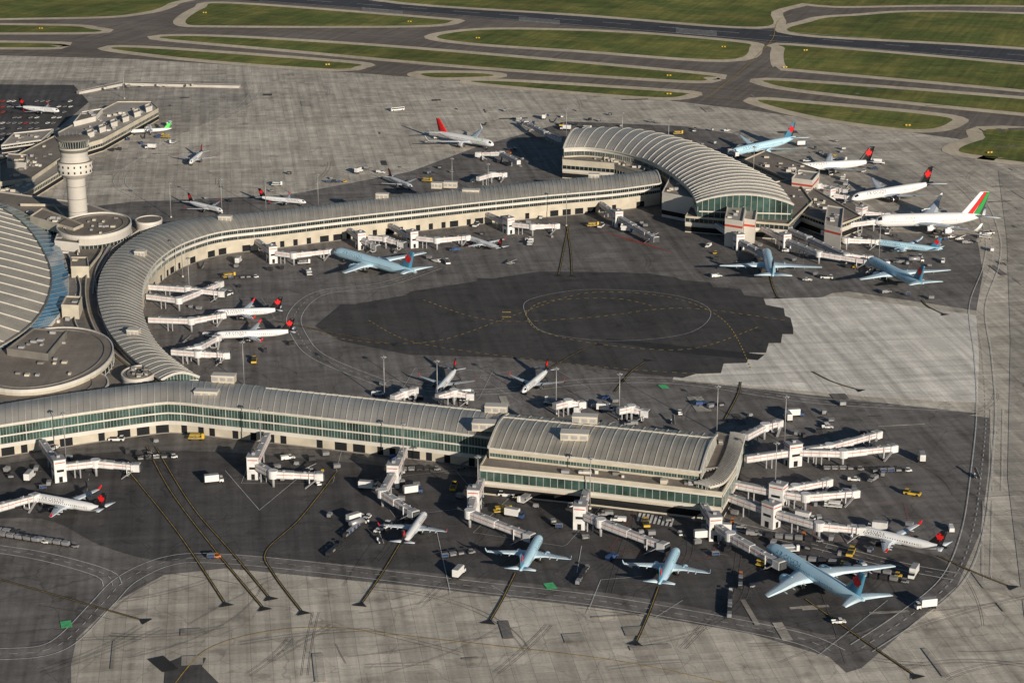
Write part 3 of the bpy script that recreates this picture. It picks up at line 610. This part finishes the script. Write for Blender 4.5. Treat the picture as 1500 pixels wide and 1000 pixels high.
PLANES=[('B787','old',1124,800,1266,880),('A321','new',1250,775,1376,800),('A320','old',991,806,966,854),('A320','old',790,788,763,834),('E190','new',620,756,592,792),
('A320','new',47,728,158,745),('E190','new',642,572,666,542),('E190','new',768,572,801,542),('A320','new',322,459,404,453),('A321','new',314,492,432,484),
('B777','old',486,367,613,399),('E190','new',682,348,740,365),('A330','tap',718,211,645,194),('Q400','grn',196,193,245,189),('E190','new',277,240,298,221),('A320','new',88,163,28,156),
('E190','new',602,274,570,259),('E190','new',312,306,288,298),('E190','new',440,296,386,289),('B777','old',1082,222,1154,203),('B787','new',1167,246,1274,236),('B777','new',1240,292,1374,266),
('A380','uae',1292,324,1432,315),('A321','old',1288,356,1371,364),('B787','old',1122,368,1132,404),('B787','old',1280,384,1345,412)]
acpos=[]
for kd,lv,nu,nv,tu,tv in PLANES:
    L,S,D,hc,_,_=KIND[kd]; a=P(nu,nv,hc); b=P(tu,tv,hc+D*.3); d=b-a; d.z=0; yaw=math.atan2(d.y,d.x)
    mid=(a+b)/2; dd=d.normalized(); nose=mid-dd*L/2; place('airliner',airliner_mesh(kd,lv),(nose.x,nose.y,.44),yaw); acpos.append((Vector((nose.x,nose.y,0)),dd,L,S))
# ------------------------------------------------------------------ jet bridges
def jet_bridge(pts,node=None,cab=True,z0=6.2,z1=4.6,tower=None,pil=True):
    mb=MB(); n=len(pts); W=[]
    for i,(u,v) in enumerate(pts):
        z=z0 if i<n-1 else z1; W.append(P(u,v,z))
    def tunnel(A,B,w,h,st=True):
        mb.beam(A,B,w,h,'jb_white'); d=(B-A); L=d.length; d.normalize(); sd=d.cross(Vector((0,0,1))).normalized(); up=sd.cross(d)
        for s_ in (-1,1):
            o=sd*(s_*(w/2+.03))
            if st: mb.beam(A+o+up*.35+d*.3,B+o+up*.35-d*.3,.06,.22,'jb_stripe')
            mb.beam(A+o-up*(h/2-.15),B+o-up*(h/2-.15),.14,.3,'jb_grey')
            k=int(L/3.2)
            for j in range(1,k): C=A+d*(j*L/k)+o; mb.beam(C-up*h*.48,C+up*h*.48,.1,.12,'jb_grey')
        mb.beam(A+up*(h/2+.06),B+up*(h/2+.06),w*.7,.12,'jb_grey')
        k=max(1,int(L/9))
        for j in range(k): C=A+d*((j+.5)*L/k)+up*(h/2+.3); mb.box(tuple(C),(1.2,1.2,.5),'jb_grey',math.atan2(d.y,d.x))
    for i in range(n-1):
        A,B=W[i],W[i+1]
        if i<n-2:
            tunnel(A,B,3.0,2.9)
            if pil:
                C=(A+B)/2
                for q_ in (-1.2,1.2): mb.box((C.x+q_,C.y,(z0-1.4)/2),(.5,.5,z0-1.4),'jb_grey')
        else:
            d=(B-A); C=A+d*.45; E=A+d*.93
            tunnel(A,C,3.1,3.0); tunnel(C-d*.02,E,2.6,2.5)
            G=A+d*.78
            mb.box((G.x,G.y,1.0),(3.4,1.0,.6),'jb_grey',math.atan2(d.y,d.x)+math.pi/2)
            for s_ in (-1,1):
                sd=d.cross(Vector((0,0,1))).normalized()*1.7*s_
                mb.beam((G.x+sd.x,G.y+sd.y,.8),(G.x+sd.x,G.y+sd.y,G.z+1.4),.35,.35,'jb_white'); mb.cyl((G.x+sd.x*.8,G.y+sd.y*.8,.6),(G.x+sd.x*1.15,G.y+sd.y*1.15,.6),.6,.6,'tyre',10)
            if cab:
                ya=math.atan2(d.y,d.x); mb.box((B.x-.3*math.cos(ya),B.y-.3*math.sin(ya),B.z),(3.8,3.8,3.2),'jb_white',ya); mb.box((B.x+1.8*math.cos(ya),B.y+1.8*math.sin(ya),B.z),(.9,3.3,2.8),'jb_dark',ya)
                mb.box((B.x,B.y,B.z+1.7),(2.8,3.0,.3),'jb_grey',ya)
                sd=d.cross(Vector((0,0,1))).normalized(); S0=E+sd*2; S1=S0+sd*1.2-d.normalized()*5; mb.beam(S0+Vector((0,0,-1)),Vector((S1.x,S1.y,.3)),1.0,.3,'jb_grey')
        if 0<i: mb.cyl((A.x,A.y,0 if i<n-1 else 2),(A.x,A.y,A.z-1.6),.6,.6,'jb_grey',10); mb.cyl((A.x,A.y,A.z-1.7),(A.x,A.y,A.z+1.8),2.2,2.2,'jb_white',16,False)
    if tower is not None:
        T=W[tower]; d=W[tower]-W[max(0,tower-1)]; ya=math.atan2(d.y,d.x)
        th=10.6; mb.box((T.x,T.y,th/2),(6.4,5.2,th),'jb_white',ya); mb.box((T.x,T.y,th+.15),(6.8,5.6,.3),'jb_grey',ya); mb.box((T.x,T.y,th+.8),(1.6,1.4,1.1),'jb_grey',ya)
        co,si=math.cos(ya),math.sin(ya)
        for sx,sy,wx,wy in ((0,-1,5.6,.1),(0,1,5.6,.1),(1,0,.1,4.4),(-1,0,.1,4.4)):
            ox,oy=sx*3.25,sy*2.65; mb.box((T.x+ox*co-oy*si,T.y+ox*si+oy*co,9.3),(wx,wy,.4),'jb_stripe',ya); mb.box((T.x+ox*co-oy*si,T.y+ox*si+oy*co,1.6),(wx*.35+.02,wy*.35+.06,2.6),'opening',ya)
            mb.box((T.x+ox*co-oy*si,T.y+ox*si+oy*co,5.6),(wx*.7+.02,wy*.7+.03,1.1),'dark_glass',ya)
    return mb.obj('jet_bridge')
JB=[([(62,648),(86,684),(140,678),(200,684)],1),([(-60,748),(-10,745),(52,728)],None),([(392,638),(372,680),(400,694),(468,697)],1),([(592,660),(577,692),(560,722),(606,752)],1),
([(712,690),(695,728),(688,752),(776,786)],1),([(862,712),(850,752),(880,765),(972,800)],1),([(1020,722),(1046,768),(1070,785),(1142,826)],1),
([(1062,706),(1140,722),(1165,715),(1212,706)],1),([(1140,722),(1180,728),(1252,722)],None),([(1058,724),(1130,750),(1200,770),(1262,776)],1),
([(1092,672),(1162,662),(1215,655),(1285,636)],1),([(1165,662),(1235,664),(1308,656)],None),([(1092,640),(1120,625),(1140,620)],None),
([(575,583),(592,576),(606,572)],None),([(640,582),(665,575),(690,580)],None),([(812,595),(832,590),(852,592)],None),([(905,602),(925,598),(946,605)],None),
([(216,420),(275,424),(326,430)],None),([(216,434),(262,440),(322,416)],None),([(218,468),(280,470),(325,462)],None),([(252,515),(290,518),(332,520)],None),([(262,515),(290,510),(318,495)],None),
([(372,350),(398,370),(430,374),(484,368)],1),([(505,332),(528,350),(552,362)],1),([(570,330),(604,348),(640,352),(684,348)],1),([(712,314),(745,328),(780,332),(815,331)],1),([(872,292),(905,318),(960,350)],1),([(540,348),(565,350),(590,358)],None),
([(1050,330),(1082,352),(1118,372)],1),([(1118,335),(1150,352),(1200,372),(1272,384)],1),([(1205,340),(1240,352),(1286,354)],None),([(1225,325),(1262,312),(1300,315)],1),([(1240,330),(1280,325),(1312,326)],None),
([(1185,278),(1215,285),(1245,290)],1),([(1150,248),(1170,245)],None),([(1080,226),(1070,222),(1085,216)],None),([(1150,335),(1185,350),(1240,375),(1275,378)],None),([(1190,258),(1200,272),(1240,280)],None),
([(760,238),(735,225),(700,226)],None),([(700,262),(720,256),(738,256)],None),([(820,205),(800,196),(770,180)],None)]
for pts,tw in JB: jet_bridge(pts,tower=tw)
# ------------------------------------------------------------------ vehicles
def wheels(mb,xs,w,r=.42):
    for x in xs:
        for s_ in (-1,1): mb.cyl((x,s_*(w/2-.15),r),(x,s_*(w/2+.1),r),r,r,'tyre',10)
VT={}
def reg(n,mb): VT.setdefault(n,[]).append(mb.data(n,True))
def cabf(mb,x,l,w,h,c,z=.5):
    mb.box((x,0,z+h*.27),(l,w,h*.54),c); mb.box((x,0,z+h*.76),(l*.8,w*.94,h*.46),'dark_glass',0,.82); mb.box((x,0,z+h*1.0),(l*.66,w*.8,.08),c)
for c in ('v_white','v_white','v_white','v_grey','v_blue'):
    m=MB(); m.box((2.9,0,.75),(1.9,2,.5),c,0); cabf(m,1.6,1.8,2,1.7,c); m.box((-.9,0,1.25),(3.6,2.1,1.6),c,0,.95); wheels(m,(2.9,-1.4),2,.4); reg('service_van',m)
    m=MB(); m.box((1.9,0,.8),(1.6,1.9,.5),c); cabf(m,.6,1.9,1.9,1.5,c); m.box((-1.4,0,.7),(2.4,1.9,.3),c); 
    for s_ in (-1,1): m.box((-1.4,s_*.9,1.0),(2.4,.1,.5),c)
    m.box((-2.6,0,1.0),(.1,1.9,.5),c); wheels(m,(1.9,-1.6),1.9,.4); reg('pickup_truck',m)
for c,b in (('v_white','v_white'),('v_white','jb_white'),('v_blue','v_white')):
    m=MB(); cabf(m,3.6,1.8,2.4,2.3,c,.6); m.box((-.6,0,2.6),(6.2,2.5,2.9),b); m.box((-.6,0,4.1),(6.0,2.3,.12),'jb_grey'); m.box((0,0,.8),(8.4,1.0,.3),'v_dark'); wheels(m,(3.4,-2,-3),2.3,.5); reg('catering_truck',m)
m=MB(); cabf(m,4.4,1.8,2.4,2.2,'v_white',.6); m.cyl((-4,0,2.1),(3,0,2.1),1.15,1.15,'v_silver',16); m.box((-.5,0,.85),(9,1.2,.4),'v_dark'); m.box((-.5,0,3.25),(6,.6,.12),'v_grey'); wheels(m,(4.2,-2.2,-3.4),2.3,.5); reg('fuel_truck',m)
for c in ('v_white','v_dark','v_yellow','v_grey','v_orange'):
    m=MB(); m.box((.2,0,.65),(2.8,1.4,.5),c); m.box((1.1,0,1.0),(.9,1.3,.3),c); m.box((-.3,0,1.1),(.5,1.2,.5),'v_dark'); 
    for x in (-.8,.5):
        for s_ in (-.55,.55): m.box((x,s_,1.4),(.07,.07,1.1),'v_dark')
    m.box((-.15,0,1.98),(1.6,1.3,.08),c); wheels(m,(1.1,-.8),1.3,.33); reg('baggage_tractor',m)
for c in ('v_silver','v_dark','cargo','v_dark'):
    m=MB(); m.box((0,0,.6),(2.9,1.6,.12),'v_dark'); m.box((0,0,2.0),(2.9,1.6,.1),c); m.box((-1.4,0,1.3),(.08,1.6,1.4),c); m.box((1.4,0,1.3),(.08,1.6,1.4),c); m.box((0,0,1.0),(2.3,1.2,.7),R.choice(['v_dark','v_grey','v_blue'])); m.beam((1.5,0,.5),(2.4,0,.4),.1,.1,'v_dark'); wheels(m,(1,-1),1.4,.25); reg('baggage_cart',m)
for c in ('v_white','v_grey'):
    m=MB(); m.box((0,0,.75),(4.8,1.7,.5),c); m.box((.6,.6,1.4),(1.0,.7,.9),c); m.beam((-3.6,-.2,.9),(3.8,-.2,2.9),1.0,.25,'v_dark'); m.beam((-3.6,-.75,1.0),(3.8,-.75,3.0),.08,.3,c); wheels(m,(1.6,-1.6),1.7,.36); reg('belt_loader',m)
for c in ('v_white','v_white','v_yellow'):
    m=MB(); m.box((0,0,.95),(7.2,2.7,.9),c); m.box((2.4,0,1.9),(1.8,2.3,1.1),'dark_glass',0,.85); m.box((2.4,0,2.5),(1.5,1.9,.1),c); m.box((-1.4,0,1.5),(3.2,2.2,.3),'v_dark'); wheels(m,(2.3,-2.3),2.6,.6); reg('aircraft_tug',m)
for c in ('v_grey','v_white','v_yellow'):
    m=MB(); m.box((0,0,1.1),(7.5,3.1,.3),'v_yellow' if c=='v_yellow' else 'v_white'); m.box((3.2,-1.1,2.3),(1.2,1,2.2),'v_yellow' if c=='v_yellow' else 'v_white'); m.box((-.5,0,2.6),(5.0,3.0,.35),c)
    for s_ in (-1.4,1.4): m.beam((-2.6,s_,1.2),(2,s_,2.6),.15,.25,'v_grey'); m.beam((-2.6,s_,2.6),(2,s_,1.2),.15,.25,'v_grey')
    wheels(m,(2.6,-2.6),2.8,.45); reg('cargo_loader',m)
for c in ('cargo','v_silver','v_grey','v_dark'):
    m=MB(); m.box((0,0,.45),(3.4,2.3,.15),'v_dark'); m.mesh8([(-1.5,-.7,.55),(1.5,-.7,.55),(1.5,1.0,.55),(-1.5,1.0,.55),(-1.5,-1.1,2.1),(1.5,-1.1,2.1),(1.5,1.0,2.1),(-1.5,1.0,2.1)],c); wheels(m,(1.2,-1.2),2,.22); reg('container_dolly',m)
for c in ('v_white','v_silver','v_dark','v_grey','v_white','v_grey','v_silver','v_dark','v_red'):
    m=MB(); m.box((0,0,.62),(4.4,1.8,.55),c,0,.97); m.box((-.2,0,1.12),(2.6,1.6,.5),'dark_glass',0,.8); m.box((-.2,0,1.39),(1.9,1.3,.05),c); wheels(m,(1.4,-1.4),1.7,.33); reg('parked_car',m)
m=MB(); m.box((0,0,1.7),(12,2.6,2.5),'v_white'); m.box((0,0,2.1),(11.4,2.66,.9),'dark_glass'); m.box((0,0,3.05),(7,1.6,.25),'v_grey'); wheels(m,(4,-4),2.5,.5); reg('apron_bus',m)
m=MB(); m.box((0,0,.6),(2.4,1.4,.9),'v_grey'); m.box((0,0,1.3),(2.0,1.2,.5),'v_grey'); m.box((1.25,0,.7),(.05,1.0,.5),'v_dark'); wheels(m,(.8,-.8),1.3,.25); reg('ground_power_unit',m)
used=[]
def clear(x,y,r):
    for a,b,c in used:
        if (a-x)**2+(b-y)**2<(r+c)**2: return False
    for nose,dd,L,S in acpos:
        q_=Vector((x,y,0))-nose; s_=q_.dot(dd); t_=abs(q_.x*dd.y-q_.y*dd.x)
        if -1<s_<L+1 and t_<r+2.6: return False
    return True
def veh(n,x,y,yaw,force=False):
    r={'parked_car':1.5,'apron_bus':6}.get(n,2.6)
    if not force and not clear(x,y,r*.8): return
    used.append((x,y,r*.8)); place(n,R.choice(VT[n]),(x,y,.44),yaw)
def vpx(n,u,v,yaw,i=None):
    p=P(u,v); used.append((p.x,p.y,3)); place(n,VT[n][i] if i is not None else R.choice(VT[n]),(p.x,p.y,.44),yaw)
vpx('catering_truck',672,845,1.2,0); vpx('catering_truck',1357,892,-2.9,0); vpx('pickup_truck',1228,914,.1,0); vpx('baggage_tractor',318,818,.1,4); vpx('baggage_cart',309,819,.1)
vpx('service_van',1048,407,.3,0); vpx('cargo_loader',288,645,0,2); vpx('fuel_truck',524,772,.8); vpx('catering_truck',520,766,.7,0); vpx('cargo_loader',736,752,.2,2); vpx('cargo_loader',335,408,.5,2); vpx('cargo_loader',868,333,.2,2)
vpx('cargo_loader',445,388,.2,0); vpx('apron_bus',582,163,.5); vpx('service_van',1453,368,1.4,0); vpx('pickup_truck',960,345,1); vpx('belt_loader',556,795,1.9); vpx('belt_loader',748,388,.4); vpx('service_van',895,820,.9,4); vpx('catering_truck',1350,676,1.5)
vpx('pickup_truck',775,353,0.2); vpx('service_van',1393,778,1.5); vpx('fuel_truck',1340,385,.1)
def train(u,v,yaw,n,kind='baggage_cart'):
    p=P(u,v); d=Vector((math.cos(yaw),math.sin(yaw),0)); veh('baggage_tractor',p.x,p.y,yaw,True)
    for i in range(n): q_=p-d*(4.3+i*(3.5 if kind=='baggage_cart' else 4.0)); veh(kind,q_.x,q_.y,yaw,True)
train(255,672,.2,4); train(540,760,1.2,6); train(640,690,.1,4); train(1070,870,1.45,6); train(1085,845,1.45,3); train(1330,692,.1,4); train(1260,690,.0,4); train(505,268,.1,3); train(110,803,-.35,6,'container_dolly'); train(66,797,-.35,6,'container_dolly'); train(36,786,-.3,6,'container_dolly')
train(1325,855,-.4,6,'container_dolly'); train(1315,846,-.4,5,'container_dolly'); train(1200,795,-.2,5,'container_dolly'); train(375,408,.2,4); train(500,800,1.2,3); train(860,835,1.3,4); train(1235,830,-.3,5,'container_dolly'); train(690,812,.4,3)
CL=[(180,672,30,8),(60,690,40,10),(440,660,50,8),(440,700,30,8),(290,640,25,4),(590,700,40,6),(620,725,30,5),(740,745,35,9),(800,735,40,8),(900,770,35,8),(940,745,40,8),(1000,775,40,8),(1040,800,30,8),(1100,790,50,10),(1180,800,45,12),(1250,800,40,10),(1220,740,30,7),(1290,690,40,6),(1100,620,40,6),(1210,620,25,5),(1200,650,30,6),(930,610,40,9),(1000,610,30,5),(830,600,40,6),(690,590,30,5),(590,580,30,4),(370,400,40,7),(320,440,25,5),(350,510,35,4),(300,500,15,3),(560,380,40,4),(620,380,40,5),(760,345,50,7),(870,330,30,4),(930,340,30,4),(1080,375,30,4),(1180,385,50,6),(1230,400,40,5),(1350,395,50,8),(1400,350,40,7),(1260,350,50,8),(1340,340,50,7),(1220,270,60,12),(1280,245,60,10),(1200,225,50,10),(1020,205,60,10),(900,185,60,10),(770,175,60,14),(740,225,60,12),(640,262,40,5),(500,265,50,4),(330,295,60,4),(660,205,30,5),(250,195,50,6),(180,215,40,10),(120,215,40,10),(60,225,60,12),(1340,435,20,3),(1225,745,20,4),(1420,345,20,4),(1130,840,30,5),(20,700,30,6),(1300,835,30,6),(560,780,25,5)]
kinds=['baggage_tractor','baggage_cart','baggage_cart','container_dolly','container_dolly','container_dolly','belt_loader','service_van','pickup_truck','catering_truck','aircraft_tug','ground_power_unit','ground_power_unit','baggage_cart','cargo_loader']
for u,v,r,n in CL:
    c=P(u,v); b=R.choice([.1,1.3,-.4])
    for _ in range(n):
        veh(R.choice(kinds),c.x+R.gauss(0,r*.42),c.y+R.gauss(0,r*.42),b+R.choice([0,math.pi/2,math.pi,.3])+R.gauss(0,.15))
for i in range(11):
    for j in range(20):
        if R.random()<.3: continue
        u=-20+j*8.2; v=150+i*8+0*j
        if u>8+ (250-v)*1.1 or v>236: continue
        p=P(u+R.uniform(-.6,.6),v)
        if clear(p.x,p.y,2): veh('parked_car',p.x,p.y,R.choice([1.2,1.25,-1.9]),True)
# ------------------------------------------------------------------ masts
mm=MB(); mm.cyl((0,0,0),(0,0,24),.3,.14,'pole',10); mm.cyl((0,0,0),(0,0,1),.7,.6,'concrete',10)
mm.cyl((0,0,23.2),(0,0,23.5),.9,.9,'pole',12)
for i in range(6):
    a=i*math.pi/3; mm.box((1.1*math.cos(a),1.1*math.sin(a),23),(.55,.5,.4),'jb_grey',a)
ms=mm.data('floodlight_mast',True)
for u,v in ((562,522),(908,547),(815,539),(1152,580),(1138,648),(865,670),(700,668),(590,620),(380,598),(265,350),(465,255),(323,262),(248,268),(388,262),(662,232),(980,175),(912,165),(640,528),(355,500),(830,280),(1052,565),(92,605),(275,378),(1290,330),(830,158),(715,240),(180,105),(1105,215)):
    p=P(u,v,23.4)
    place('floodlight_mast',ms,(p.x,p.y,.1))
ts=MB(); ts.box((0,0,.7),(4,.3,1.1),'v_yellow'); ts.box((0,-.17,.7),(1.2,.06,1.0),'v_dark'); 
for x in (-1.5,1.5): ts.box((x,0,.1),(.12,.12,.5),'v_dark')
td=ts.data('taxiway_sign',True)
for u,v in ((600,33),(700,57),(1060,70),(1180,75),(300,20),(480,96),(980,112),(1150,100),(1330,185),(1450,225),(980,139),(60,43)):
    p=P(u,v); place('taxiway_sign',td,(p.x,p.y,.3),R.uniform(-.3,.3))
# ------------------------------------------------------------------ light, world, camera
EL=math.radians(15); sd=Vector((.47,-.883,0)).normalized()
sun=bpy.data.lights.new('sun','SUN'); sun.energy=5; sun.angle=math.radians(.5); sun.color=(1,.885,.73)
so=bpy.data.objects.new('sun',sun); scene.collection.objects.link(so)
dr=-(sd*math.cos(EL)+Vector((0,0,math.sin(EL)))); so.rotation_euler=dr.to_track_quat('-Z','Y').to_euler(); so.location=(400,-300,600)
w=bpy.data.worlds.new('World'); scene.world=w; w.use_nodes=True; nt=w.node_tree; sk=nt.nodes.new('ShaderNodeTexSky'); sk.sky_type='NISHITA'; sk.sun_disc=False
sk.sun_elevation=EL; sk.sun_rotation=math.atan2(sd.x,sd.y); sk.air_density=1.2; sk.dust_density=.4; sk.ozone_density=3
nt.links.new(sk.outputs[0],nt.nodes['Background'].inputs[0]); nt.nodes['Background'].inputs[1].default_value=.052
cam=bpy.data.cameras.new('camera'); cam.sensor_width=36; cam.lens=72; cam.clip_start=5; cam.clip_end=30000
co=bpy.data.objects.new('camera',cam); scene.collection.objects.link(co); co.location=(0,0,H); co.rotation_euler=(math.pi/2-TH,0,0); scene.camera=co
scene.view_settings.view_transform='Standard'; scene.view_settings.look='None'; scene.view_settings.exposure=0
